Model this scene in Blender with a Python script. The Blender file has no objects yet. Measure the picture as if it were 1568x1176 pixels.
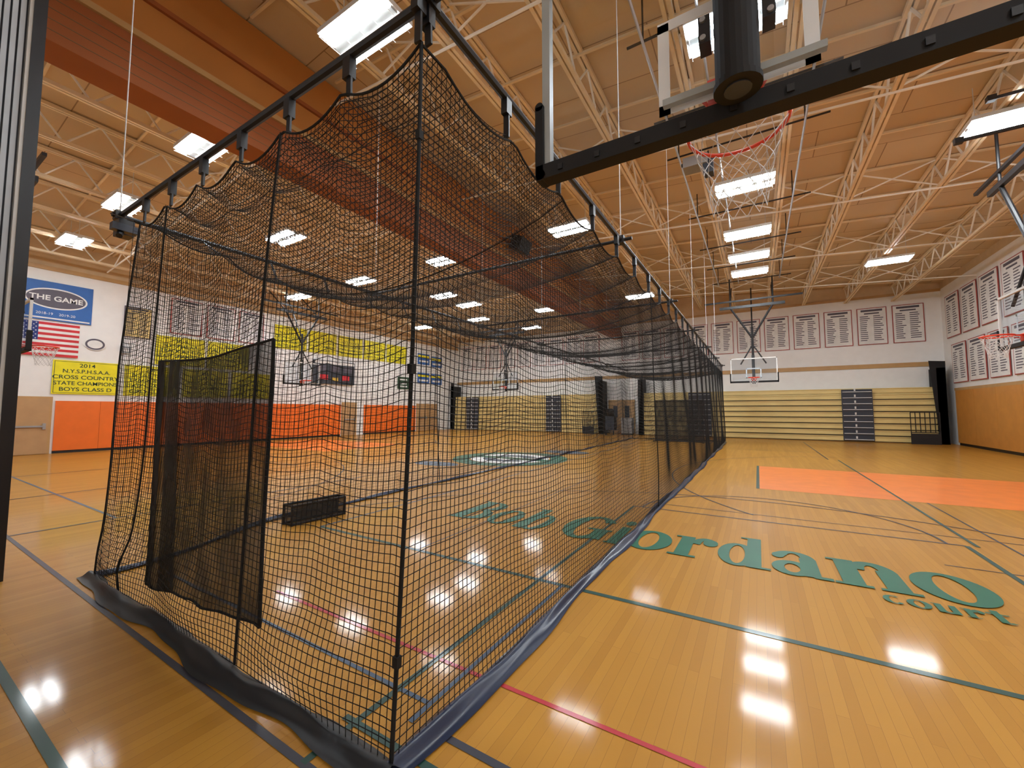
import bpy, math, random
from mathutils import Vector, Matrix
random.seed(7)
S = bpy.context.scene
S.view_settings.view_transform = 'Standard'
S.view_settings.look = 'None'
pi = math.pi

# ------------------------------------------------------------------ materials
def mat(name, col, rough=0.6, metal=0.0, var=0.06, vscale=3.0, emis=None, coat=0.0, bump=0.0):
    m = bpy.data.materials.new(name); m.use_nodes = True
    nt = m.node_tree; b = nt.nodes['Principled BSDF']
    b.inputs['Roughness'].default_value = rough
    b.inputs['Metallic'].default_value = metal
    b.inputs['Coat Weight'].default_value = coat
    b.inputs['Coat Roughness'].default_value = 0.09
    tc = nt.nodes.new('ShaderNodeTexCoord')
    n = nt.nodes.new('ShaderNodeTexNoise'); n.inputs['Scale'].default_value = vscale
    n.inputs['Detail'].default_value = 2
    nt.links.new(tc.outputs['Object'], n.inputs['Vector'])
    r = nt.nodes.new('ShaderNodeValToRGB')
    r.color_ramp.elements[0].position = 0.3; r.color_ramp.elements[1].position = 0.7
    r.color_ramp.elements[0].color = [max(0, c*(1-var)) for c in col]+[1]
    r.color_ramp.elements[1].color = [min(1, c*(1+var)) for c in col]+[1]
    nt.links.new(n.outputs['Fac'], r.inputs['Fac'])
    nt.links.new(r.outputs['Color'], b.inputs['Base Color'])
    if bump:
        bp = nt.nodes.new('ShaderNodeBump'); bp.inputs['Strength'].default_value = bump
        nt.links.new(n.outputs['Fac'], bp.inputs['Height']); nt.links.new(bp.outputs['Normal'], b.inputs['Normal'])
    if emis:
        b.inputs['Emission Color'].default_value = (*emis[0], 1); b.inputs['Emission Strength'].default_value = emis[1]
    return m

M = {}
M['wall'] = mat('painted_wall_white', (0.87,0.87,0.86), 0.55, var=0.02)
M['walltan'] = mat('painted_wall_tan', (0.62,0.45,0.26), 0.6)
M['trim'] = mat('trim_tan', (0.50,0.30,0.12), 0.5)
M['joist'] = mat('joist_cream_paint', (0.82,0.66,0.43), 0.5)
M['brace'] = mat('brace_white_paint', (0.90,0.86,0.78), 0.5)
M['pad'] = mat('orange_vinyl', (0.85,0.17,0.018), 0.35, var=0.04)
M['padtan'] = mat('tan_orange_wood', (0.60,0.26,0.05), 0.35)
M['black'] = mat('black_metal', (0.010,0.010,0.012), 0.45)
M['rubber'] = mat('black_padding', (0.005,0.005,0.006), 0.75)
M['cord'] = mat('black_cord', (0.006,0.006,0.006), 0.9)
M['vinylblk'] = mat('black_vinyl', (0.005,0.006,0.008), 0.5)
M['vinylblue'] = mat('blue_vinyl', (0.007,0.014,0.042), 0.32)
M['steel'] = mat('grey_steel', (0.40,0.41,0.43), 0.35, 0.6)
M['aluwhite'] = mat('white_frame', (0.70,0.70,0.68), 0.4)
M['alugrey'] = mat('grey_frame', (0.36,0.38,0.37), 0.4)
M['red'] = mat('rim_red', (0.70,0.05,0.015), 0.35)
M['netwhite'] = mat('white_cord', (0.70,0.70,0.70), 0.8)
M['bleach'] = mat('bleacher_tan', (0.76,0.59,0.24), 0.45, vscale=1.0)
M['bleachd'] = mat('bleacher_gap', (0.16,0.11,0.05), 0.7)
M['dark'] = mat('dark_grey', (0.03,0.035,0.05), 0.5)
M['green'] = mat('court_green', (0.003,0.115,0.060), 0.5, coat=0.2)
M['dgreen'] = mat('court_dark_green', (0.008,0.055,0.042), 0.5, coat=0.2)
M['navy'] = mat('court_navy', (0.035,0.035,0.05), 0.5, coat=0.2)
M['cred'] = mat('court_red', (0.46,0.02,0.03), 0.5, coat=0.2)
M['corange'] = mat('court_orange', (0.82,0.20,0.015), 0.5, coat=0.25)
M['cblue'] = mat('court_blue', (0.05,0.09,0.15), 0.5, coat=0.2)
M['yellow'] = mat('banner_yellow', (0.86,0.76,0.012), 0.6)
M['bgreen'] = mat('banner_dark_green', (0.02,0.06,0.03), 0.6)
M['bwhite'] = mat('banner_white', (0.82,0.82,0.81), 0.6)
M['bred'] = mat('banner_border', (0.35,0.05,0.04), 0.6)
M['btext'] = mat('banner_print', (0.10,0.09,0.12), 0.6)
M['blue'] = mat('banner_blue', (0.03,0.13,0.42), 0.6)
M['fred'] = mat('flag_red', (0.60,0.03,0.04), 0.7)
M['fblue'] = mat('flag_blue', (0.02,0.04,0.20), 0.7)
M['door'] = mat('door_tan', (0.50,0.30,0.14), 0.45)
M['panel'] = mat('partition_grey', (0.42,0.45,0.48), 0.45)
M['beam1'] = mat('glulam_redbrown', (0.31,0.085,0.016), 0.7, vscale=1.2)
M['beam2'] = mat('bulkhead_orange_brown', (0.50,0.20,0.04), 0.65, vscale=1.0)
M['lamp'] = mat('lamp_tube', (1,1,1), 0.5, emis=((0.88,0.95,1.0), 76.0))
M['gold'] = mat('gold', (0.6,0.4,0.05),0.4)

# maple floor
def floor_mat():
    m = bpy.data.materials.new('maple_gym_floor'); m.use_nodes = True
    nt = m.node_tree; L = nt.links; b = nt.nodes['Principled BSDF']
    tc = nt.nodes.new('ShaderNodeTexCoord'); mp = nt.nodes.new('ShaderNodeMapping')
    mp.inputs['Rotation'].default_value = (0,0,pi/2)
    L.new(tc.outputs['Object'], mp.inputs['Vector'])
    br = nt.nodes.new('ShaderNodeTexBrick'); br.inputs['Scale'].default_value = 1
    br.inputs['Brick Width'].default_value = 1.4; br.inputs['Row Height'].default_value = 0.06
    br.inputs['Mortar Size'].default_value = 0.0010; br.inputs['Mortar Smooth'].default_value = 0.3
    br.inputs['Color1'].default_value = (0.445,0.205,0.024,1); br.inputs['Color2'].default_value = (0.52,0.252,0.034,1)
    br.inputs['Mortar'].default_value = (0.30,0.13,0.02,1)
    L.new(mp.outputs['Vector'], br.inputs['Vector'])
    n = nt.nodes.new('ShaderNodeTexNoise'); n.inputs['Scale'].default_value = 0.35; n.inputs['Detail'].default_value = 3
    L.new(tc.outputs['Object'], n.inputs['Vector'])
    mx = nt.nodes.new('ShaderNodeMix'); mx.data_type='RGBA'; mx.blend_type='MULTIPLY'; mx.inputs['Factor'].default_value=0.3
    rp = nt.nodes.new('ShaderNodeValToRGB'); rp.color_ramp.elements[0].position=.3; rp.color_ramp.elements[1].position=.7
    rp.color_ramp.elements[0].color=(.82,.72,.6,1); rp.color_ramp.elements[1].color=(1,1,1,1)
    L.new(n.outputs['Fac'], rp.inputs['Fac'])
    L.new(br.outputs['Color'], mx.inputs[6]); L.new(rp.outputs['Color'], mx.inputs[7])
    L.new(mx.outputs[2], b.inputs['Base Color'])
    b.inputs['Roughness'].default_value = 0.5
    b.inputs['Specular IOR Level'].default_value = 0.2
    b.inputs['Coat Weight'].default_value = 0.34; b.inputs['Coat Roughness'].default_value = 0.085
    n2 = nt.nodes.new('ShaderNodeTexNoise'); n2.inputs['Scale'].default_value = 4; n2.inputs['Detail'].default_value = 1
    L.new(mp.outputs['Vector'], n2.inputs['Vector'])
    bp = nt.nodes.new('ShaderNodeBump'); bp.inputs['Strength'].default_value = 0.02; bp.inputs['Distance'].default_value=0.01
    L.new(n2.outputs['Fac'], bp.inputs['Height'])
    L.new(bp.outputs['Normal'], b.inputs['Coat Normal'])
    return m
M['floor'] = floor_mat()

def deck_mat():
    m = bpy.data.materials.new('roof_deck_panels'); m.use_nodes = True
    nt = m.node_tree; L = nt.links; b = nt.nodes['Principled BSDF']
    tc = nt.nodes.new('ShaderNodeTexCoord')
    br = nt.nodes.new('ShaderNodeTexBrick'); br.inputs['Scale'].default_value = 1
    br.inputs['Brick Width'].default_value = 3.0; br.inputs['Row Height'].default_value = 1.2
    br.inputs['Mortar Size'].default_value = 0.012
    br.inputs['Color1'].default_value = (0.60,0.445,0.265,1); br.inputs['Color2'].default_value = (0.66,0.50,0.305,1)
    br.inputs['Mortar'].default_value = (0.30,0.19,0.10,1)
    L.new(tc.outputs['Object'], br.inputs['Vector']); L.new(br.outputs['Color'], b.inputs['Base Color'])
    b.inputs['Roughness'].default_value = 0.7
    return m
M['deck'] = deck_mat()

def glass_mat():
    m = bpy.data.materials.new('clear_glass'); m.use_nodes = True
    nt = m.node_tree; L = nt.links; nt.nodes.remove(nt.nodes['Principled BSDF'])
    o = nt.nodes['Material Output']
    t = nt.nodes.new('ShaderNodeBsdfTransparent'); t.inputs['Color'].default_value=(.86,.93,.99,1)
    g = nt.nodes.new('ShaderNodeBsdfGlossy'); g.inputs['Roughness'].default_value=.03
    f = nt.nodes.new('ShaderNodeLayerWeight'); f.inputs['Blend'].default_value=.5
    p = nt.nodes.new('ShaderNodeMath'); p.operation='POWER'; p.inputs[1].default_value=4
    a = nt.nodes.new('ShaderNodeMath'); a.operation='MULTIPLY_ADD'; a.inputs[1].default_value=.5; a.inputs[2].default_value=.09
    L.new(f.outputs['Facing'], p.inputs[0]); L.new(p.outputs[0], a.inputs[0])
    x = nt.nodes.new('ShaderNodeMixShader')
    L.new(a.outputs[0], x.inputs[0]); L.new(t.outputs[0], x.inputs[1]); L.new(g.outputs[0], x.inputs[2])
    L.new(x.outputs[0], o.inputs['Surface'])
    return m
M['glass'] = glass_mat()

def screen_mat():
    # dark woven mesh cloth: partly see-through
    m = bpy.data.materials.new('black_woven_mesh'); m.use_nodes = True
    nt = m.node_tree; L = nt.links; b = nt.nodes['Principled BSDF']
    o = nt.nodes['Material Output']
    b.inputs['Base Color'].default_value=(.009,.009,.009,1); b.inputs['Roughness'].default_value=.8
    t = nt.nodes.new('ShaderNodeBsdfTransparent')
    tc = nt.nodes.new('ShaderNodeTexCoord'); n = nt.nodes.new('ShaderNodeTexNoise')
    n.inputs['Scale'].default_value=3.5; n.inputs['Detail'].default_value=5
    mp = nt.nodes.new('ShaderNodeMapping'); mp.inputs['Scale'].default_value=(1.6,1,.6)
    L.new(tc.outputs['Object'], mp.inputs['Vector'])
    L.new(mp.outputs['Vector'], n.inputs['Vector'])
    mr = nt.nodes.new('ShaderNodeMapRange'); mr.inputs[1].default_value=.35; mr.inputs[2].default_value=.65
    mr.inputs[3].default_value=.76; mr.inputs[4].default_value=.93
    L.new(n.outputs['Fac'], mr.inputs[0])
    x = nt.nodes.new('ShaderNodeMixShader')
    L.new(mr.outputs[0], x.inputs[0]); L.new(t.outputs[0], x.inputs[1]); L.new(b.outputs[0], x.inputs[2])
    L.new(x.outputs[0], o.inputs['Surface'])
    return m
M['mesh'] = screen_mat()

# ------------------------------------------------------------------ mesh builder
class MB:
    def __init__(s): s.v=[]; s.f=[]; s.m=[]; s.ml=[]
    def mi(s, k):
        if k not in s.ml: s.ml.append(k)
        return s.ml.index(k)
    def quad(s, pts, k):
        n=len(s.v); s.v += [tuple(p) for p in pts]; s.f.append(tuple(range(n,n+len(pts)))); s.m.append(s.mi(k))
    def box(s, c, d, k, rot=None):
        n=len(s.v); i=s.mi(k)
        for dx in (-.5,.5):
            for dy in (-.5,.5):
                for dz in (-.5,.5):
                    p=Vector((dx*d[0],dy*d[1],dz*d[2]))
                    if rot is not None: p=rot@p
                    s.v.append((c[0]+p.x,c[1]+p.y,c[2]+p.z))
        for q in ((0,1,3,2),(4,6,7,5),(0,4,5,1),(2,3,7,6),(0,2,6,4),(1,5,7,3)):
            s.f.append(tuple(n+a for a in q)); s.m.append(i)
    def bb(s, a, b, k):
        s.box([(a[i]+b[i])/2 for i in range(3)], [abs(b[i]-a[i]) for i in range(3)], k)
    def beam(s, p1, p2, w, h, k):
        p1=Vector(p1); p2=Vector(p2); d=p2-p1
        z=d.normalized(); up=Vector((0,0,1)) if abs(z.z)<.95 else Vector((0,1,0))
        x=up.cross(z).normalized(); y=z.cross(x)
        R=Matrix((x,y,z)).transposed()
        s.box((p1+p2)/2,(w,h,d.length),k,R)
    def tube(s, pts, r, k, n=8, closed=False, caps=True):
        pts=[Vector(p) for p in pts]; i=s.mi(k); base=len(s.v); N=len(pts)
        ref=None
        for a in range(N):
            if closed: t=pts[(a+1)%N]-pts[a-1]
            else: t=pts[min(a+1,N-1)]-pts[max(a-1,0)]
            t.normalize()
            if ref is None:
                ref=Vector((0,0,1)) if abs(t.z)<.9 else Vector((1,0,0))
            x=ref-t*ref.dot(t); x.normalize(); y=t.cross(x); ref=x
            rr=r[a] if isinstance(r,(list,tuple)) else r
            for b in range(n):
                an=2*pi*b/n; p=pts[a]+x*(math.cos(an)*rr)+y*(math.sin(an)*rr)
                s.v.append((p.x,p.y,p.z))
        for a in range(N if closed else N-1):
            for b in range(n):
                a2=(a+1)%N; b2=(b+1)%n
                s.f.append((base+a*n+b,base+a*n+b2,base+a2*n+b2,base+a2*n+b)); s.m.append(i)
        if caps and not closed:
            s.f.append(tuple(base+b for b in reversed(range(n)))); s.m.append(i)
            s.f.append(tuple(base+(N-1)*n+b for b in range(n))); s.m.append(i)
    def grid(s, f, nu, nv, k):
        base=len(s.v); i=s.mi(k)
        for a in range(nu+1):
            for b in range(nv+1): s.v.append(tuple(f(a/nu,b/nv)))
        for a in range(nu):
            for b in range(nv):
                s.f.append((base+a*(nv+1)+b, base+(a+1)*(nv+1)+b, base+(a+1)*(nv+1)+b+1, base+a*(nv+1)+b+1)); s.m.append(i)
    def ringarc(s, cx, cy, rx, ry, ix, iy, a0, a1, z, k, n=40):
        base=len(s.v); i=s.mi(k)
        for a in range(n+1):
            t=math.radians(a0+(a1-a0)*a/n); c=math.cos(t); q=math.sin(t)
            s.v.append((cx+rx*c,cy+ry*q,z)); s.v.append((cx+ix*c,cy+iy*q,z))
        for a in range(n):
            s.f.append((base+2*a,base+2*a+2,base+2*a+3,base+2*a+1)); s.m.append(i)
    def rect(s, x0,y0,x1,y1,z,k):
        s.quad(((x0,y0,z),(x1,y0,z),(x1,y1,z),(x0,y1,z)),k)
    def finish(s, name, loc=(0,0,0), rot=(0,0,0), smooth=False, parent=None):
        me=bpy.data.meshes.new(name); me.from_pydata(s.v,[],s.f)
        for k in s.ml: me.materials.append(M[k])
        me.polygons.foreach_set('material_index', s.m)
        if smooth: me.polygons.foreach_set('use_smooth',[True]*len(s.f))
        me.update()
        o=bpy.data.objects.new(name,me); S.collection.objects.link(o)
        o.location=loc; o.rotation_euler=rot
        if parent: o.parent=parent
        return o

XL, XR, YF, YB = -22.4, 7.9, 27.8, -3.0
def deckz(x): return 7.9 + (15.15-abs(x+7.25))*0.08

# ------------------------------------------------------------------ shell
b=MB(); b.bb((XL-.2,YB-.2,-.2),(XR+.2,YF+.2,0),'floor'); b.finish('floor')
b=MB(); b.bb((XL-.2,YF,0),(XR+.2,YF+.2,7.55),'wall'); b.bb((XL-.2,YF,7.55),(XR+.2,YF+.2,9.4),'walltan'); b.finish('wall_far')
b=MB(); b.bb((XR,YB,0),(XR+.2,YF,7.55),'wall'); b.bb((XR,YB,7.55),(XR+.2,YF,8.2),'walltan'); b.finish('wall_right')
b=MB(); b.bb((XL-.2,YB,0),(XL,YF,6.9),'wall'); b.bb((XL-.2,YB,6.9),(XL,YF,8.2),'walltan'); b.finish('wall_left')
b=MB(); b.bb((XL-.2,YB-.2,0),(XR+.2,YB,9.4),'wall'); b.finish('wall_back')
b=MB()
rx=-7.25
for (xa,xb) in ((XL-.2,rx),(rx,XR+.2)):
    za,zb=deckz(xa),deckz(xb)
    b.quad(((xa,YB-.2,za),(xa,YF+.2,za),(xb,YF+.2,zb),(xb,YB-.2,zb)),'deck')
    b.quad(((xa,YB-.2,za+.2),(xb,YB-.2,zb+.2),(xb,YF+.2,zb+.2),(xa,YF+.2,za+.2)),'deck')
b.finish('ceiling')
b=MB(); b.bb((XL,YF-.06,3.78),(XR,YF,4.0),'trim'); b.finish('trim_1')
b=MB(); b.bb((XL,YF-.08,7.48),(XR,YF,7.6),'trim'); b.finish('trim_2')
b=MB(); b.bb((XL,YB,6.8),(XL+.06,YF,6.95),'trim'); b.finish('trim_3')
b=MB(); b.bb((XR-.06,YB,2.5),(XR,YF-1.1,2.62),'trim'); b.finish('trim_4')

# roof joists
def joist(x):
    b=MB(); zt=deckz(x)-.06; zb=zt-.74
    for z in (zt,zb):
        for s_ in (-.045,.045): b.bb((x+s_-.03,YB,z-.04),(x+s_+.03,YF,z+.04),'joist')
    n=26; L=(YF-YB)/n
    for i in range(n):
        y0=YB+i*L; ym=y0+L/2
        b.tube([(x,y0,zt),(x,ym,zb)],.024,'brace',5); b.tube([(x,ym,zb),(x,y0+L,zt)],.024,'brace',5)
    return b.finish('roof_joist')
jx=[6.15,4.25,2.4,0.75,-1.0,-2.8,-4.5,-6.2,-9.6,-11.6,-13.6,-15.6,-17.6,-19.6,-21.3]
for x in jx: joist(x)
b=MB()
for y in (0.5,5.2,9.8,14.4,19,23.6):
    for seg in ((XL+.3,-8.6),(-7.8,XR-.1)):
        zs=[(x,y,deckz(x)-.82) for x in seg]
        b.tube(zs,.026,'brace',6)
    for i,x in enumerate(jx[:-1]):
        x2=jx[i+1]
        if x>-7 and x2<-7: continue
        b.tube([(x,y,deckz(x)-.06),(x2,y,deckz(x2)-.78)],.022,'brace',5)
        b.tube([(x2,y,deckz(x2)-.06),(x,y,deckz(x)-.78)],.022,'brace',5)
b.finish('joist_cross_bracing')
b=MB()
for i in range(17):
    y=-1.8+i*1.8
    for seg in ((XL+.05,-8.5),(-7.95,XR-.05)):
        b.beam((seg[0],y,deckz(seg[0])-.03),(seg[1],y,deckz(seg[1])-.03),.05,.05,'joist')
b.finish('roof_purlins')

# ridge bulkhead
b=MB()
b.bb((-8.5,YB,6.55),(-7.95,YF,7.30),'beam1')
for i in range(1,5): b.bb((-7.955,YB,6.55+.15*i-.004),(-7.945,YF,6.55+.15*i+.004),'bleachd')
b.bb((-8.4,YB,7.35),(-8.08,YF,9.0),'beam2')
b.bb((-8.5,YB,8.05),(-8.02,YF,8.13),'beam1')
b.bb((-8.5,YB,7.30),(-7.9,YF,7.40),'trim')
b.finish('ridge_bulkhead_beam')

# ------------------------------------------------------------------ lights
lb=MB()
lb.box((0,0,.06),(1.3,.66,.08),'aluwhite')
for yy in (-.20,.20): lb.box((0,yy,.0),(1.2,.19,.05),'lamp')
lb.box((0,0,.01),(1.25,.12,.03),'alugrey')
for xx in (-.6,-.3,0,.3,.6): lb.tube([(xx,-.33,-.05),(xx,.33,-.05)],.005,'aluwhite',4)
for xx in (-.5,.5): lb.tube([(xx,0,.1),(xx,0,.85)],.008,'aluwhite',4)
base=None
def light(x,y,z=7.2):
    global base
    if base is None: o=lb.finish('high_bay_light'); base=o
    else:
        o=bpy.data.objects.new('high_bay_light',base.data); S.collection.objects.link(o)
    o.location=(x,y,z); return o
for y in (3.7,11.4,20.1):
    for x in (4.4,-4.8,-9.9,-14.6,-19.3): light(x,y)
light(4.4,-1.5)
for y in (2.5,6.4,11.4,14.6,16.9,18.9): light(-.1,y)  # nearest one is a guessed, unseen fixture, kept to light the near floor
for y in (7.2,15.0,17.0,24): light(-13.0,y)

# ------------------------------------------------------------------ court markings
b=MB(); g=.001
def lx(y,x0,x1,k,w=.05,z=.003): b.rect(x0,y-w/2,x1,y+w/2,z,k)
def ly(x,y0,y1,k,w=.05,z=.0034): b.rect(x-w/2,y0,x+w/2,y1,z,k)
lx(3.5,-5.2,XR-.2,'dgreen',.055); lx(1.17,-11.5,-1.5,'navy',.04); lx(.59,-9,4,'dgreen',.045,.0038)
lx(1.62,-1.45,3,'navy',.04); lx(2.08,-3.7,4,'cred',.03); lx(1.75,-5,-1.6,'cblue',.03)
ly(-1.82,1.17,6.95,'dgreen',.04); ly(-1.58,1.6,3.5,'cblue',.03); lx(1.45,-1.9,-1.0,'dgreen',.04,.0042)
ly(2.05,1.2,6.95,'dgreen'); lx(6.95,-1.82,2.05,'navy',.035); lx(7.35,-1.7,4,'navy',.02)
ly(2.15,6.95,16.6,'dgreen',.04,.0046); ly(2.45,5,9.8,'navy',.025); ly(4.3,4,9,'navy',.02); lx(6.0,1.6,5,'navy',.02)
ly(-5.2,3.5,24,'cblue',.04); ly(-3.4,3.5,9,'navy',.02)
b.ringarc(.1,6.95,1.8,1.8,1.77,1.77,0,180,.005,'navy')
b.ringarc(4.3,11.7,6.25,6.25,6.22,6.22,90,225,.0052,'navy',90)
b.ringarc(-18.8,11.7,6.25,6.25,6.21,6.21,-90,90,.0052,'navy',90)
b.ringarc(-.1,2.4,6.05,6.05,6.02,6.02,0,180,.0054,'navy',90)
b.ringarc(-13.4,2.4,6.05,6.05,6.02,6.02,0,180,.0054,'navy',90)
for x in (-15.3,-11.5,-8.2): ly(x,1.17,6.95,'navy',.05)
lx(6.95,-15.3,-11.5,'navy'); lx(2.2,-16,-8.2,'cblue',.04); lx(25,-22,7,'navy')
lx(19.2,-2.0,1.9,'navy',.04); ly(-2.0,19.2,25,'navy',.04); ly(1.9,16.6,25,'navy',.04)
b.finish('court_line_markings')
b=MB()
b.rect(-.06,9.8,6.9,13.7,.002,'corange')
b.rect(-.08,9.77,-.02,13.73,.0058,'dgreen')
b.rect(-20.8,9.8,-14.4,13.7,.002,'corange')
b.finish('painted_key_areas')
# centre logo
b=MB()
b.ringarc(-7.1,11.6,1.9,1.9,1.35,1.35,0,360,.0061,'green',60)
b.ringarc(-7.1,11.6,1.3,1.3,0,0,0,360,.0062,'bwhite',60)
b.ringarc(-7.1,11.6,.9,.9,.45,.45,30,330,.0064,'cblue',40)
b.rect(-8.9,11.35,-5.3,11.85,.0066,'green')
b.ringarc(-8.3,9.3,.8,.4,0,0,0,360,.0062,'cblue',40)
b.ringarc(-6.3,14.4,.9,.5,0,0,0,360,.0062,'cblue',40)
b.finish('court_centre_logo')

# lettering
b=MB(); zc=[.0068]
def Z():
    zc[0]+=.00005; return zc[0]
def T(ch,x,w,y0,xh,asc):
    k='green'; R=b.rect
    sw=.26*w; sf=.07*xh
    def ring(cx,cy,rx,ry,a0=0,a1=360,hx=.40,hy=.82): b.ringarc(cx,cy,rx,ry,rx*hx,ry*hy,a0,a1,Z(),k)
    cy=y0+xh/2
    if ch=='o': ring(x+w/2,cy,w*.5,xh*.52)
    if ch=='d':
        ring(x+w*.38,cy,w*.38,xh*.52); R(x+w*.56,y0,x+w*.84,y0+asc,Z(),k)
        R(x+w*.42,y0+asc-sf,x+w*.7,y0+asc,Z(),k); R(x+w*.7,y0,x+w,y0+sf,Z(),k)
    if ch=='b':
        ring(x+w*.62,cy,w*.38,xh*.52); R(x+w*.14,y0,x+w*.42,y0+asc,Z(),k)
        R(x,y0+asc-sf,x+w*.3,y0+asc,Z(),k)
    if ch=='a':
        ring(x+w*.36,y0+xh*.27,w*.36,xh*.29,hx=.38,hy=.6); R(x+w*.52,y0+.02,x+w*.82,y0+xh*.75,Z(),k)
        ring(x+w*.42,y0+xh*.68,w*.40,xh*.34,0,160,.35,.72)
        R(x+w*.7,y0,x+w,y0+sf*1.3,Z(),k); ring(x+w*.14,y0+xh*.76,w*.12,xh*.12,hx=0,hy=0)
    if ch in 'nu':
        R(x+w*.1,y0,x+w*.38,y0+xh,Z(),k); R(x+w*.62,y0,x+w*.9,y0+xh*.72,Z(),k)
        if ch=='n': ring(x+w*.58,y0+xh*.66,w*.32,xh*.37,0,180,.3,.6)
        else: ring(x+w*.5,y0+xh*.3,w*.38,xh*.32,180,360,.35,.6); R(x+w*.64,y0,x+w*.9,y0+xh,Z(),k)
        if ch=='n':
            R(x,y0,x+w*.46,y0+sf,Z(),k); R(x+w*.54,y0,x+w,y0+sf,Z(),k)
        R(x,y0+xh-sf,x+w*.3,y0+xh,Z(),k)
    if ch=='r':
        R(x+w*.14,y0,x+w*.46,y0+xh,Z(),k); R(x,y0,x+w*.62,y0+sf,Z(),k); R(x,y0+xh-sf,x+w*.4,y0+xh,Z(),k)
        ring(x+w*.72,y0+xh*.6,w*.34,xh*.42,40,170,.3,.7); ring(x+w*.84,y0+xh*.80,w*.17,xh*.17,hx=0,hy=0)
    if ch=='i':
        R(x+w*.2,y0,x+w*.8,y0+xh,Z(),k); R(x,y0,x+w,y0+sf,Z(),k); ring(x+w*.5,y0+xh*1.28,w*.34,xh*.15,hx=0,hy=0)
    if ch=='G':
        ring(x+w*.5,y0+asc/2,w*.5,asc*.52,35,325,.45,.84); R(x+w*.66,y0+.05,x+w*.94,y0+asc*.45,Z(),k); R(x+w*.5,y0+asc*.4,x+w,y0+asc*.46,Z(),k)
    if ch=='B':
        R(x+w*.1,y0,x+w*.4,y0+asc,Z(),k); ring(x+w*.45,y0+asc*.27,w*.52,asc*.27,-90,90,.4,.7); ring(x+w*.45,y0+asc*.75,w*.45,asc*.25,-90,90,.4,.7)
        R(x,y0,x+w*.5,y0+sf,Z(),k); R(x,y0+asc-sf,x+w*.5,y0+asc,Z(),k)
    if ch=='c': ring(x+w*.5,cy,w*.5,xh*.52,50,320)
    if ch=='t':
        R(x+w*.3,y0,x+w*.66,y0+xh*1.35,Z(),k); R(x,y0+xh*.88,x+w,y0+xh,Z(),k); ring(x+w*.66,y0+xh*.2,w*.36,xh*.22,180,330,.3,.5)
for ch,x,w in (('B',-4.1,.6),('o',-3.5,.46),('b',-3.04,.5),('G',-2.35,.66),('i',-1.67,.2),('o',-1.46,.52),('r',-.93,.47),('d',-.44,.5),('a',.07,.49),('n',.57,.6),('o',1.17,.55)):
    T(ch,x,w,4.87,.76,1.08)
for ch,x,w in (('c',.86,.14),('o',1.01,.15),('u',1.17,.16),('r',1.34,.13),('t',1.48,.13)):
    T(ch,x,w,4.60,.17,.25)
b.finish('court_floor_lettering')

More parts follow.
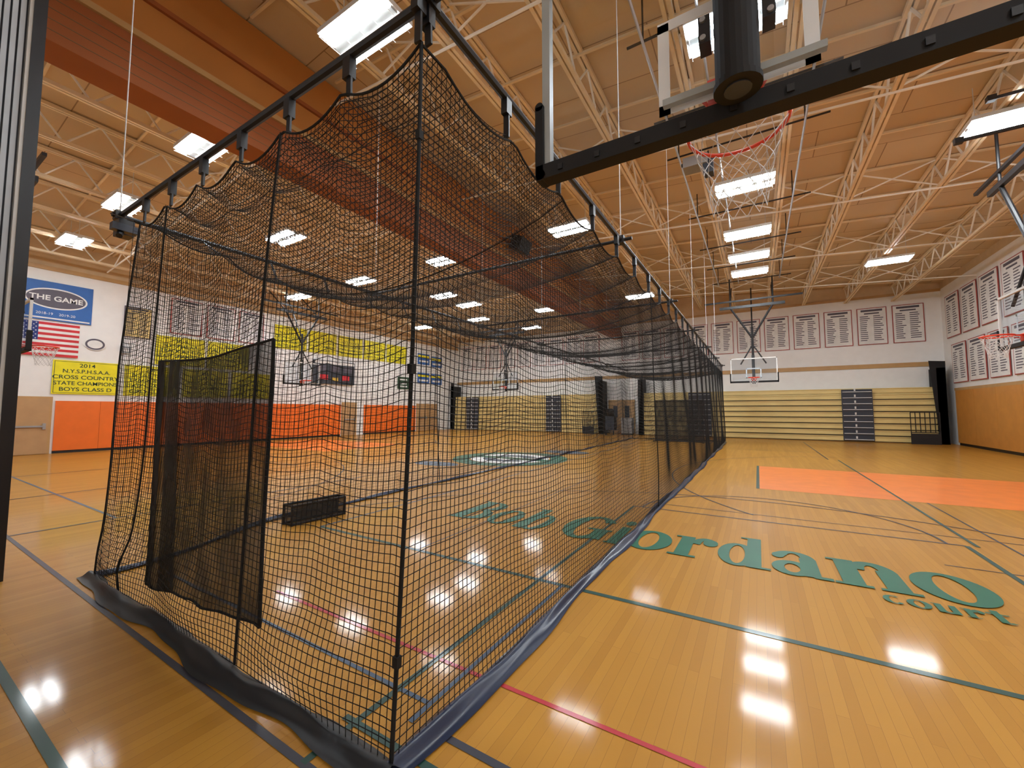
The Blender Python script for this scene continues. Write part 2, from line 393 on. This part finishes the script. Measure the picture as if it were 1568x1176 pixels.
# ------------------------------------------------------------------ basketball hoops
def hoop(loc, rotz, mode='mast', top=8.0, zoff=0):
    b=MB(); W=.915; z0=2.90; z1=3.97
    b.quad(((-W+.02,0,z0+.03),(W-.02,0,z0+.03),(W-.02,0,z1-.02),(-W+.02,0,z1-.02)),'glass')
    # frame
    fk='alugrey' if mode=='near' else 'aluwhite'
    for a,c in (((-W,-.022,z0),(-W+.045,.022,z1)),((W-.045,-.022,z0),(W,.022,z1)),((-W,-.022,z0),(W,.022,z0+.035)),((-W,-.022,z1-.045),(W,.022,z1))):
        b.bb(a,c,fk)
    pk='rubber'; e=.035
    b.bb((-W-.03,-.042,z0-.055),(W+.03,.042,z0+.025),pk)
    for s_ in (-1,1):
        xa=s_*(W+.035); xb=s_*(W-.012)
        b.bb((min(xa,xb),-.042,z0-.03),(max(xa,xb),.042,z0+.36),pk)
        b.tube([(s_*(W+.005),-.042,z0-.03),(s_*(W+.005),.042,z0-.03)],.03,pk,14)
        b.tube([(s_*(W+.012),-.042,z0+.36),(s_*(W+.012),.042,z0+.36)],.024,pk,14)
    for i in range(-4,5):
        b.box((i*.2,-.044,z0-.02),(.025,.012,.03),'black')
    # shooter's square
    q0=2.975 if mode=='near' else 3.05; h_=.45
    for a,c in (((-.305,-.012,q0),(.305,-.008,q0+.05)),((-.305,-.012,q0+h_-.04),(.305,-.008,q0+h_+.01)),((-.305,-.012,q0),(-.255,-.008,q0+h_)),((.255,-.012,q0),(.305,-.008,q0+h_))):
        b.bb(a,c,'bwhite')
    # rim
    cy=.15+.225; R=.228
    b.tube([(R*math.cos(2*pi*i/40),cy+R*math.sin(2*pi*i/40),3.05) for i in range(40)],.010 if mode=='near' else .016,'red',8,closed=True)
    b.tube([(-.12,.02,3.0),(-.09,.17,3.04),(.09,.17,3.04),(.12,.02,3.0)],.008,'red',6)
    b.box((0,.08,3.05),(.16,.16,.012),'red'); b.box((0,.02,3.0),(.2,.025,.16),'red')
    n=12; lv=7
    def np_(i,l):
        t=l/lv; r=.125+.097*(1-t)**1.5
        a=2*pi*(i+(.5 if l%2 else 0))/n
        return (r*math.cos(a),cy+r*math.sin(a),3.04-.42*t)
    for i in range(n):
        for dr in (0,1):
            pts=[]; j=i
            for l in range(lv+1):
                pts.append(np_(j,l))
                if dr==0 and l%2==1: j+=1
                if dr==1 and l%2==0: j-=1
            b.tube(pts,.002 if mode=='near' else .004,'netwhite',4)
    if mode=='near':
        b.tube([(.02,-.14,2.89),(.02,-.14,top)],.08,'rubber',24)
        b.tube([(.02,-.14,2.88),(.02,-.14,2.892)],.05,'dark',24)
        b.tube([(.02,-.14,2.885),(.02,-.14,2.91)],.088,'rubber',24)
        for s_ in (-1,1):
            b.box((.02+s_*.115,-.1,3.2),(.045,.08,.12),'black')
            for zz in (3.16,3.24): b.tube([(.02+s_*.12,-.15,zz),(.02+s_*.12,-.135,zz)],.012,'steel',10)
            b.box((.02+s_*.17,-.05,3.0),(.26,.03,.03),'alugrey'); b.box((.02+s_*.115,-.1,3.75),(.05,.08,.12),'black')
        b.box((.02,-.05,3.85),(.9,.05,.06),'black')
        b.tube([(.02,-.228,3.3),(.02,-.215,3.3)],.014,'steel',10)
    elif mode=='mast':
        b.box((0,-.1,3.45),(.12,.12,1.3),'black')
        b.tube([(0,-.14,3.1),(0,-.14,5.4)],.05,'black',8)
        for s_ in (-1,1):
            b.tube([(0,-.14,4.9),(s_*.85,-.14,6.4)],.045,'black',8)
            b.tube([(s_*.5,-.05,3.7),(0,-.14,4.6)],.03,'black',8)
            b.tube([(s_*.85,-.14,6.4),(s_*.85,-.14,top)],.03,'black',8)
            b.tube([(s_*.85,-.14,6.4),(s_*.85,-1.8,top)],.03,'black',8)
        b.box((0,-.14,6.4),(2.6,.09,.12),'black'); b.box((0,-.14,6.7),(3.9,.07,.07),'black')
        b.tube([(0,-.14,5.2),(0,-1.6,top-.2)],.03,'black',8)
    o=b.finish('basketball_hoop',loc,(0,0,rotz),smooth=False)
    for p in o.data.polygons:
        if len(p.vertices)==4 and o.data.materials[p.material_index].name=='rim_red': p.use_smooth=True
    return o
hoop((-.045,1.93,0),0,'near',8.0)
hoop((-.1,21.3,0),pi,'mast',7.8)
hoop((-13.4,21.3,0),pi,'mast',7.8)
hoop((-13.95,1.95,0),0,'mast',7.8)
hoop((4.45,11.7,0),pi/2,'mast',7.7)
hoop((-19.2,11.7,0),-pi/2,'mast',7.7)

# hoop suspension pipes at ceiling
b=MB()
for x in (-1.35,1.0,-.55):
    b.tube([(x,1,7.35),(x,20.8,7.35)],.022,'steel',6)
for y in (4.6,6.2,8.2,9.6,13,15.8,18.2,20.5):
    b.tube([(-1.6,y,7.38),(1.4,y,7.38)],.022,'black',6)
    for x in (-1.35,1.0): b.tube([(x,y,7.35),(x,y,8.1)],.015,'black',5)
b.finish('hoop_suspension_pipes')
b=MB()
b.box((-1.0,9.6,7.1),(.5,.35,.22),'steel'); b.box((-.75,9.6,6.95),(.2,.25,.35),'dark'); b.tube([(-1.3,9.6,7.15),(-.5,9.6,7.15)],.04,'black',8)
b.tube([(-.75,9.6,7.1),(-.75,9.6,7.32)],.02,'black',6)
b.finish('hoop_winch_motor')
b=MB()
b.tube([(3.36,10.6,6.65),(6.2,10.6,6.65)],.035,'black',8); b.tube([(3.83,10.6,7.30),(6.6,10.6,7.30)],.03,'black',8)
b.box((3.4,10.6,6.65),(.12,.1,.1),'black'); b.box((3.85,10.6,7.30),(.12,.1,.1),'black')
b.tube([(6.0,10.6,6.65),(6.0,10.6,7.8)],.03,'black',8); b.tube([(4.9,10.6,6.65),(4.9,10.6,7.30)],.03,'black',8)
b.finish('side_hoop_brace_pipes')

# ------------------------------------------------------------------ bleachers
def bleacher(x0,x1,aisles):
    b=MB(); rows=9; h=2.72/rows
    for i in range(rows):
        y=26.8+.02*i; z=i*h
        b.bb((x0,y,z+.05),(x1,y+.4,z+h-.012),'bleach')
        b.bb((x0,y-.035,z+h-.05),(x1,y+.1,z+h-.012),'bleach')
        b.bb((x0,y+.05,z),(x1,YF-.05,z+.05),'bleachd')
    b.bb((x0,27.0,.05),(x1,YF-.02,2.68),'bleach')
    for (a,c) in aisles:
        b.bb((a,26.74,.06),(c,26.8,2.66),'dark')
        for i in range(rows):
            b.bb((a+.04,26.68,i*h+.1),(c-.04,26.75,i*h+.13),'aluwhite')
            b.bb((a+.5,26.70,i*h+.16),(a+.56,26.75,i*h+.28),'aluwhite')
    return b.finish('folded_bleachers')
bleacher(-6.3,7.25,[(3.73,4.95),(-3.6,-2.36)])
bleacher(-21.9,-9.3,[(-20.6,-19.4),(-13.3,-12.1)])
for x0,s_ in ((7.28,1),(-6.62,-1),(-9.28,1),(-22.25,1)):
    b=MB(); b.quad(((x0,26.7,0),(x0+.32,26.7,0),(x0+.32,26.7,3.9),(x0-(.25*s_ if x0>-20 else 0),26.7,3.95)),'rubber')
    b.bb((x0,26.7,0),(x0+.3,27.7,3.6),'rubber'); b.finish('bleacher_end_pad')
def railing(x0,x1,y=26.35):
    b=MB()
    for z in (.55,1.5): b.tube([(x0,y,z),(x1,y,z)],.022,'black',6)
    n=6
    for i in range(n+1):
        x=x0+(x1-x0)*i/n; b.tube([(x,y,0 if i in(0,n) else .55),(x,y,1.5)],.018,'black',6)
    b.bb((x0,y-.02,0),(x1,y+.02,.5),'black')
    b.finish('safety_railing')
railing(6.2,7.2); railing(-10.3,-9.5)
# doorway zone
b=MB(); b.bb((-8.9,27.7,0),(-7.1,27.8,2.3),'trim'); b.bb((-8.8,27.66,.02),(-8.02,27.72,2.2),'door'); b.bb((-7.98,27.66,.02),(-7.2,27.72,2.2),'door')
for x in (-8.55,-7.75): b.bb((x,27.64,1.1),(x+.3,27.67,1.9),'dark')
b.finish('door_1')
b=MB()
for i,(x,z) in enumerate(((-8.95,2.5),(-8.2,2.7),(-7.3,2.6))): b.bb((x,27.75,z),(x+.55,27.79,z+.8),'bwhite')
b.finish('paper_wall_posters')
b=MB(); b.box((-8.3,26.3,.75),(.6,.6,.9),'dark'); b.tube([(-8.3,26.3,1.2),(-8.3,26.1,1.6)],.25,'black',12); b.box((-7.3,26.6,.6),(.7,.5,1.0),'steel')
for x in (-8.55,-8.05): b.tube([(x,26.0,.3),(x,26.0,0)],.05,'black',8)
b.bb((-7.65,26.4,0),(-6.95,26.8,.1),'black')
b.finish('equipment_cart')

# ------------------------------------------------------------------ wall furniture left
def text(body,size,parent,loc,k='bgreen',sx=1,off=0.0):
    c=bpy.data.curves.new('text','FONT'); c.body=body; c.size=size; c.align_x='CENTER'; c.align_y='CENTER'; c.offset=off
    c.extrude=.001; o=bpy.data.objects.new('lettering',c); c.materials.append(M[k]); S.collection.objects.link(o)
    o.parent=parent; o.location=loc; o.scale=(sx,1,1); return o
RL=(pi/2,0,pi/2); RF=(pi/2,0,0); RR=(pi/2,0,-pi/2)
def listbanner(loc,rot,w=1.2,h=1.95,k='bwhite',border='bred',seed=0):
    rnd=random.Random(seed); b=MB()
    b.bb((-w/2,-h/2,0),(w/2,h/2,.02),border); e=.035
    b.rect(-w/2+e,-h/2+e,w/2-e,h/2-e,.022,k)
    b.rect(-w*.36,h*.40,w*.36,h*.455,.024,'btext'); b.rect(-w*.25,h*.33,w*.25,h*.365,.024,'btext')
    n=13
    for i in range(n):
        y=h*.26-i*(h*.70)/n
        for c0 in (-w*.40,w*.05):
            L=rnd.uniform(.2,.34)*w; b.rect(c0,y,c0+L,y+h*.022,.024,'btext')
    return b.finish('championship_banner',loc,rot)
def yellowbanner(y,z,lines):
    b=MB(); w,h=1.83,1.28
    b.bb((-w/2,-h/2,0),(w/2,h/2,.02),'yellow')
    for a,c in (((-w/2+.04,-h/2+.04),(w/2-.04,-h/2+.055)),((-w/2+.04,h/2-.055),(w/2-.04,h/2-.04)),((-w/2+.04,-h/2+.04),(-w/2+.055,h/2-.04)),((w/2-.055,-h/2+.04),(w/2-.04,h/2-.04))):
        b.rect(a[0],a[1],c[0],c[1],.022,'bgreen')
    o=b.finish('yellow_champion_banner',(XL+.03,y,z),RL)
    n=len(lines)
    for i,t in enumerate(lines):
        text(t,.20,o,(0,.46-.92*i/(n-1) if n>1 else 0,.025),sx=1.12 if len(t)<14 else 1.0,off=.002)
L1=["2014","N.Y.S.P.H.S.A.A.","CROSS COUNTRY","STATE CHAMPIONS","BOYS CLASS D"]
L2=["2015","N.Y.S.P.H.S.A.A.","TRACK & FIELD","STATE CHAMPIONS","GIRLS CLASS D"]
for i in range(4): yellowbanner(4.88+i*2.0,2.85,L1 if i%2==0 else L2)
for i in range(2): yellowbanner(7.85+i*1.95,4.25,L2)
for i in range(5): yellowbanner(12.9+i*1.95,5.65,L1)
for i in range(3): listbanner((XL+.03,8.0+i*1.4,5.85),RL,1.2,1.6,seed=i)
listbanner((XL+.03,6.3,5.3),RL,.9,1.3,'bleach','btext',seed=9)
# blue sign
b=MB(); b.bb((-.95,-.72,0),(.95,.72,.02),'blue'); b.rect(-.9,-.67,.9,-.62,.022,'bwhite'); b.ringarc(0,.1,.78,.36,0,0,0,360,.022,'btext',40); b.ringarc(0,.1,.81,.39,.76,.34,0,360,.024,'bwhite',40)
o=b.finish('blue_game_banner',(XL+.03,3.95,5.65),RL)
text("THE GAME",.26,o,(0,.1,.026),'bwhite',1.1,.006); text("2018-19    2019-20",.13,o,(0,-.48,.026),'bwhite')
# flag
b=MB(); w,h=1.75,1.25
for i in range(13):
    b.bb((-w/2,-h/2+h*i/13,0),(w/2,-h/2+h*(i+1)/13,.02),'fred' if i%2==0 else 'bwhite')
b.rect(-w/2,h/2-h*7/13,-w/2+w*.4,h/2,.022,'fblue')
for r in range(9):
    for c in range(6 if r%2==0 else 5):
        cx=-w/2+w*.4*((c+.5+(0 if r%2==0 else .5))/6); cy=h/2-h*7/13*((r+.7)/9.4)
        pts=[]
        for q in range(10):
            rr=.026 if q%2==0 else .011; a=pi/2+q*pi/5; pts.append((cx+rr*math.cos(a),cy+rr*math.sin(a),.024))
        b.quad(pts,'bwhite')
b.finish('american_flag',(XL+.04,3.72,4.22),RL)
b=MB(); b.ringarc(0,0,.28,.22,.22,.16,0,360,.02,'btext'); b.ringarc(0,0,.22,.16,0,0,0,360,.02,'bwhite'); b.ringarc(0,0,.3,.24,.28,.22,0,360,.02,'bwhite')
b.box((0,0,.008),(.4,.3,.01),'bwhite'); b.finish('oval_wall_seal',(XL+.02,5.05,4.2),RL)
b=MB(); b.bb((-.16,-.14,0),(.16,.14,.06),'steel'); b.bb((-.1,-.08,.06),(.1,.08,.07),'aluwhite'); b.finish('wall_clock_box',(XL+.02,5.95,4.1),RL)
# wall pads left
def pads(y0,y1,name='orange_wall_padding'):
    b=MB(); n=max(1,round((y1-y0)/1.22)); w=(y1-y0)/n
    for i in range(n): b.bb((XL,y0+i*w+.004,.1),(XL+.06,y0+(i+1)*w-.004,1.95),'pad')
    b.bb((XL,y0,0),(XL+.03,y1,.1),'black'); b.finish(name)
pads(4.1,16.2); pads(17.95,22.7); pads(YB,2.7)
def ldoor(y0,y1,n,h=2.02):
    b=MB(); b.bb((XL,y0-.08,0),(XL+.05,y1+.08,h+.08),'trim'); b.bb((XL+.03,y0,.02),(XL+.08,y1,h),'door')
    b.bb((XL+.08,y0+.1,.98),(XL+.14,y1-.1,1.04),'steel'); b.bb((XL+.08,y1-.14,.9),(XL+.13,y1-.06,1.12),'steel'); b.finish('door_%d'%n)
ldoor(2.85,3.95,2); ldoor(16.35,17.3,3); ldoor(22.9,23.9,4); ldoor(24.1,25.1,5)
# scoreboard
b=MB(); b.bb((-1.4,-.7,0),(1.4,.7,.15),'dark')
for x in (-.9,0,.9): b.bb((x-.3,.05,.15),(x+.3,.4,.16),'btext'); 
b.bb((-1.35,.5,.15),(1.35,.66,.155),'bwhite'); b.bb((-1.0,-.45,.15),(-.5,-.15,.16),'fred'); b.bb((.5,-.45,.15),(1.0,-.15,.16),'fred'); b.bb((-.2,-.5,.15),(.2,-.3,.16),'gold')
b.finish('scoreboard',(XL+.02,15.65,3.9),RL)
b=MB(); b.bb((-.55,-.45,0),(.55,.45,.02),'bgreen'); b.rect(-.4,.2,.4,.3,.022,'bwhite'); b.rect(-.4,-.1,.3,.0,.022,'bwhite'); b.rect(-.3,-.3,.4,-.2,.022,'bwhite'); b.finish('green_wall_sign',(XL+.02,21.4,3.6),RL)
for (y,z,k) in ((23.5,5.6,'blue'),(25.0,5.5,'blue'),(23.5,4.1,'blue'),(25.0,4.1,'blue')):
    b=MB(); b.bb((-.65,-.42,0),(.65,.42,.02),k); b.rect(-.6,.1,.6,.3,.022,'yellow'); b.rect(-.5,-.25,.5,-.1,.022,'bwhite'); b.finish('blue_school_banner',(XL+.03,y,z),RL)
# far wall banners
x=6.68; i=0
while x>-21.5:
    if not (-9.2<x<-7.4): listbanner((x,YF-.03,6.0),RF,1.2,1.95,seed=100+i)
    x-=1.4; i+=1
# right wall
for i in range(8):
    listbanner((XR-.03,26.4-i*1.75,6.0),RR,1.5,2.0,seed=200+i)
    listbanner((XR-.03,26.0-i*1.75,3.75),RR,1.5,1.8,seed=300+i)
b=MB(); n=16; w=(26.6-YB)/n
for i in range(n): b.bb((XR-.07,YB+i*w+.005,.12),(XR,YB+(i+1)*w-.005,2.5),'padtan')
b.bb((XR-.03,YB,0),(XR,26.6,.12),'black'); b.finish('tan_wall_padding')
b=MB(); b.box((XR-.12,13.9,1.4),(.12,.35,.45),'steel'); b.box((XR-.14,13.9,1.9),(.1,.25,.25),'red'); b.finish('wall_alarm_box')
# speaker
b=MB(); R=Matrix.Rotation(.4,3,'Y'); b.box((-7.6,13.2,7.95),(.45,.8,.5),'black',R); b.tube([(-8.0,13.2,8.05),(-7.6,13.2,8.05)],.04,'black',8)
b.finish('hanging_speaker')

# ------------------------------------------------------------------ folding partition near left
b=MB()
b.bb((-6.5,-.9,0),(-6.16,.86,7.2),'panel')
y=-.85
while y<.72:
    b.bb((-6.16,y,.03),(-6.13,y+.035,7.2),'panel'); b.bb((-6.16,y+.035,.03),(-6.157,y+.05,7.2),'dark'); y+=.05
b.bb((-6.52,.78,0),(-6.10,.87,7.2),'black'); b.bb((-6.14,.755,0),(-6.115,.78,7.2),'aluwhite')
b.finish('folding_partition')

# ------------------------------------------------------------------ batting cage
cage=bpy.data.objects.new('batting_cage',None); S.collection.objects.link(cage)
Y0,Y1=1.345,23.2; ZR=3.88; XN=-1.44
def scal(d,sp,amp):
    f=(d/sp)%1.0; return -amp*4*f*(1-f)
def xl(y):  # left side x
    t=min(1,max(0,(y-1.4)/2.2)); return -5.42-.68*(t*t*(3-2*t))
def topz(x,y,side):
    if side=='front': return 3.60+scal(-1.5-x,.675,.11)
    return 3.60+scal(y-1.5,.9,.11)
def roofp(s,t):   # s: right(0)->left(1), t along Y
    y=1.55+(Y1-1.55)*t
    xr=-1.5; xlft=xl(y)-.1
    x=xr+(xlft-xr)*s
    e=math.sin(pi*s)
    zs=topz(0,y,'side'); zf=topz(x,y,'front')
    wf=math.exp(-(y-1.55)/.35); z=zs*(1-wf)+zf*wf
    bay=(y-1.55)%3.6/3.6; sag=.48*e**.8*min(1,(y-1.55)/.9)*(0.55+.45*math.sin(pi*bay))
    z=z*1 - sag + .03*math.sin(3*y+2*s)*e
    if wf<.5: z=z+ (3.60-zs)*e*.9
    return (x,y,z)
def rightp(s,t):
    y=Y0+(Y1-Y0)*s
    zt=topz(0,max(y,1.55),'side')
    z=.03+(zt-.03)*t
    x=XN-.05*t+.05*math.sin(y*1.9+.5)*(1-t)*math.sin(pi*min(1,t*1.6))*1.0+.03*math.sin(y*5+t*4)*t*(1-t)*2
    yy=y+.18*t*max(0,1-(y-Y0)/2)
    return (x,yy,z)
def leftp(s,t):
    y=Y0+(Y1-Y0)*s
    zt=topz(0,max(y,1.55),'side'); z=.03+(zt-.03)*t
    x=xl(y)-.1*t+.07*math.sin(y*1.6)*math.sin(pi*t)+.03*math.sin(y*6)*(1-t)
    return (x,y+.13*t*max(0,1-(y-Y0)/2),z)
def frontp(s,t):
    x=XN+(-5.50-XN)*s
    xt=-1.5+(-5.52+1.5)*s
    x=x+(xt-x)*t
    x+=.06*math.sin(pi*t)*s+ .16*s*s*math.sin(pi*min(1,t*1.7))*(1-t)
    zt=topz(x,0,'front'); z=.03+(zt-.03)*t
    y=Y0+.18*t+.04*math.sin(x*2.6)*math.sin(pi*t)-.06*math.exp(-((t-.06)/.05)**2)*math.sin(s*9)**2
    return (x,y,z)
def backp(s,t):
    x=-1.47+(-6.1+1.47)*s; return (x,Y1+.04*math.sin(x*4),.03+(3.6-.03)*t)
def net(f,LU,LV,name,cell=.044,r=.0025,su=.16,sv=.16):
    b=MB(); nu=int(LU/cell); nv=int(LV/cell); ku=max(8,int(LU/su)); kv=max(8,int(LV/sv))
    for a in range(nu+1):
        b.tube([f(a/nu,j/kv) for j in range(kv+1)],r,'cord',3,caps=False)
    for a in range(nv+1):
        b.tube([f(j/ku,a/nv) for j in range(ku+1)],r,'cord',3,caps=False)
    b.tube([f(j/ku,1) for j in range(ku+1)],.008,'cord',5)
    b.finish(name,parent=cage)
net(frontp,4.1,3.6,'front_netting',su=.07)
net(rightp,Y1-Y0,3.6,'right_netting',su=.10)
net(leftp,Y1-Y0,3.6,'left_netting',cell=.055,su=.12)
net(roofp,4.6,Y1-1.55,'roof_netting',cell=.048,r=.0032,sv=.12)
net(backp,4.6,3.6,'back_netting',cell=.07)
b=MB()
XA,XB=-1.45,-6.35
for x in (XA-.05,XB): b.tube([(x,1.5,ZR),(x,Y1+.1,ZR)],.03,'black',8)
for y in [1.57,5.3,8.9,12.5,16.1,19.7,Y1]:
    b.tube([(XA+.1,y,ZR),(XB-.15,y,ZR)],.03 if y<2 else .024,'black',8)
    for x in (XA-.05,XB): b.box((x,y,ZR),(.1,.1,.1),'black')
x=-1.5
while x>-5.8:
    z=3.60
    b.beam((x,1.57,ZR),(x+.02,1.56,z+.0),.045,.014,'black'); b.box((x,1.57,ZR-.09),(.07,.05,.14),'black'); x-=.675
y=1.5
while y<Y1:
    b.beam((-1.5,y,ZR),(-1.5,y,3.58),.045,.014,'black'); b.box((-1.5,y,ZR-.06),(.05,.07,.14),'black')
    b.beam((XB,y,ZR),(xl(y)-.1,y,3.58),.03,.012,'black'); y+=.9
b.box((-6.3,1.6,3.72),(.18,.14,.18),'black'); b.box((-6.1,1.55,3.66),(.10,.22,.08),'dark')
b.tube([(-6.3,1.6,3.8),(-6.05,1.5,3.55)],.03,'black',8)
b.finish('support_rails',parent=cage)
b=MB()
for x in (XA-.05,XB):
    for y in (1.57,5.3,8.9,12.5,16.1,19.7): b.tube([(x,y,ZR),(x,y,deckz(x)-.7)],.006,'netwhite',4)
b.finish('suspension_cables',parent=cage)
b=MB()
for s,(f) in ((0,frontp),(.34,frontp),(.83,frontp),(1,frontp)):
    b.tube([f(s,j/40) for j in range(41)],.011 if s in(0,) else .008,'cord',6)
for yy in (7.0,14.2,Y1):
    b.tube([rightp((yy-Y0)/(Y1-Y0),j/20) for j in range(21)],.009,'cord',5)
    b.tube([leftp((yy-Y0)/(Y1-Y0),j/20) for j in range(21)],.009,'cord',5)
for t in (.12,.5,.85): b.box(frontp(0,t),(.03,.03,.05),'cord')
b.tube([roofp(j/20,.085) for j in range(21)],.007,'cord',5)
b.finish('seam_ropes',parent=cage)
# skirt
def skirt(path,off,wid,k,name,n=160,seed=1):
    rnd=random.Random(seed); ph=[rnd.uniform(0,6) for _ in range(4)]
    b=MB()
    def f(u,v):
        p=path(u); d=path(min(1,u+.002)); q=path(max(0,u-.002))
        t=Vector((d[0]-q[0],d[1]-q[1],0)).normalized(); nrm=Vector((t.y,-t.x,0))*off
        L=u*n*.14
        w=wid*(1+.18*math.sin(L*.9+ph[0])+.10*math.sin(L*2.3+ph[1]))
        o=(v-.4)*w
        z=.010+.035*math.exp(-((v-.35)/.25)**2)*(1+.4*math.sin(L*1.5+ph[2]))+.008*math.sin(v*6+L*2)**2*(1-v)
        return (p[0]+nrm.x*o,p[1]+nrm.y*o,max(.008,z))
    b.grid(f,n,10,k); b.finish(name,parent=cage,smooth=True)
skirt(lambda u:(XN+.02*math.sin(u*40)+.02*math.sin(u*17),Y0-.03+(Y1-Y0)*u),1,.13,'vinylblue','right_floor_skirt',400,2)
skirt(lambda u:(XN+.03+(-5.62-XN)*u,Y0-.04+.02*math.sin(u*14)),-1,.15,'vinylblk','front_floor_skirt',140,3)
skirt(lambda u:(xl(Y0+(Y1-Y0)*u)-.08*(1-min(1,u*12))+.03*math.sin(u*50),Y0+(Y1-Y0)*u),-1,.12,'vinylblue','left_floor_skirt',300,4)
skirt(lambda u:(-1.5-4.6*u,Y1),-1,.12,'vinylblk','back_floor_skirt',100,5)
# screen panel
b=MB()
def scr(u,v):
    x=-2.68-1.76*u
    z=.26+1.80*v-.12*u*(1-v)-.05*math.sin(pi*u)*v-.03*u*v
    y=1.41+.014*math.sin(u*12+v*2)+.010*math.sin(u*27)*(1-v)
    return (x+.03*math.sin(v*5)*(u-.5),y,z)
b.grid(scr,50,40,'mesh')
def edge(pts,r=.012): b.tube(pts,r,'cord',6)
edge([scr(0,j/20) for j in range(21)]); edge([scr(1,j/20) for j in range(21)],.02); edge([scr(j/20,0) for j in range(21)],.009); edge([scr(j/20,1) for j in range(21)],.009)
b.grid(lambda u,v:(lambda p:(p[0],p[1]-.012,p[2]))(scr(.72+.12*u,v)),6,20,'mesh')
b.grid(lambda u,v:(lambda p:(p[0],p[1]-.015,p[2]))(scr(.9+.1*u,v)),4,20,'mesh')
b.finish('batting_screen_panel',parent=cage,smooth=True)
# low ball box
b=MB()
P0,P1=Vector((-5.55,3.3,0)),Vector((-5.5,4.1,0))
for dz in (.02,.27):
    b.tube([P0+Vector((0,0,dz)),P1+Vector((0,0,dz)),P1+Vector((-.2,0,dz)),P0+Vector((-.2,0,dz))],.018,'black',6,closed=True)
for p in (P0,P1,P1+Vector((-.2,0,0)),P0+Vector((-.2,0,0))): b.tube([p,p+Vector((0,0,.27))],.018,'black',6)
b.quad((P0,P1,P1+Vector((0,0,.27)),P0+Vector((0,0,.27))),'mesh'); b.quad((P0+Vector((-.2,0,0)),P1+Vector((-.2,0,0)),P1+Vector((-.2,0,.27)),P0+Vector((-.2,0,.27))),'mesh')
b.finish('ball_caddy')
# pitching screen
b=MB(); x0,x1,y=-4.6,-2.3,22.0
b.tube([(x0,y,.03),(x0,y,2.1),(x1,y,2.1),(x1,y,.03)],.03,'black',8,closed=True)
b.quad(((x0,y,.03),(x1,y,.03),(x1,y,2.1),(x0,y,2.1)),'mesh')
for x in (x0,x1): b.tube([(x,y-.5,.03),(x,y+.5,.03)],.03,'black',8)
b.finish('pitching_screen')

# ------------------------------------------------------------------ camera, world
w=bpy.data.worlds.new('world'); S.world=w; w.use_nodes=True
w.node_tree.nodes['Background'].inputs[0].default_value=(.9,.85,.75,1); w.node_tree.nodes['Background'].inputs[1].default_value=.3
c=bpy.data.cameras.new('camera'); co=bpy.data.objects.new('camera',c); S.collection.objects.link(co)
c.sensor_width=36; c.lens=620/1568*36; c.clip_start=.05; c.clip_end=200
co.location=(0,0,1.6); co.rotation_euler=(math.radians(90+3.7),0,math.radians(31.2))
S.camera=co
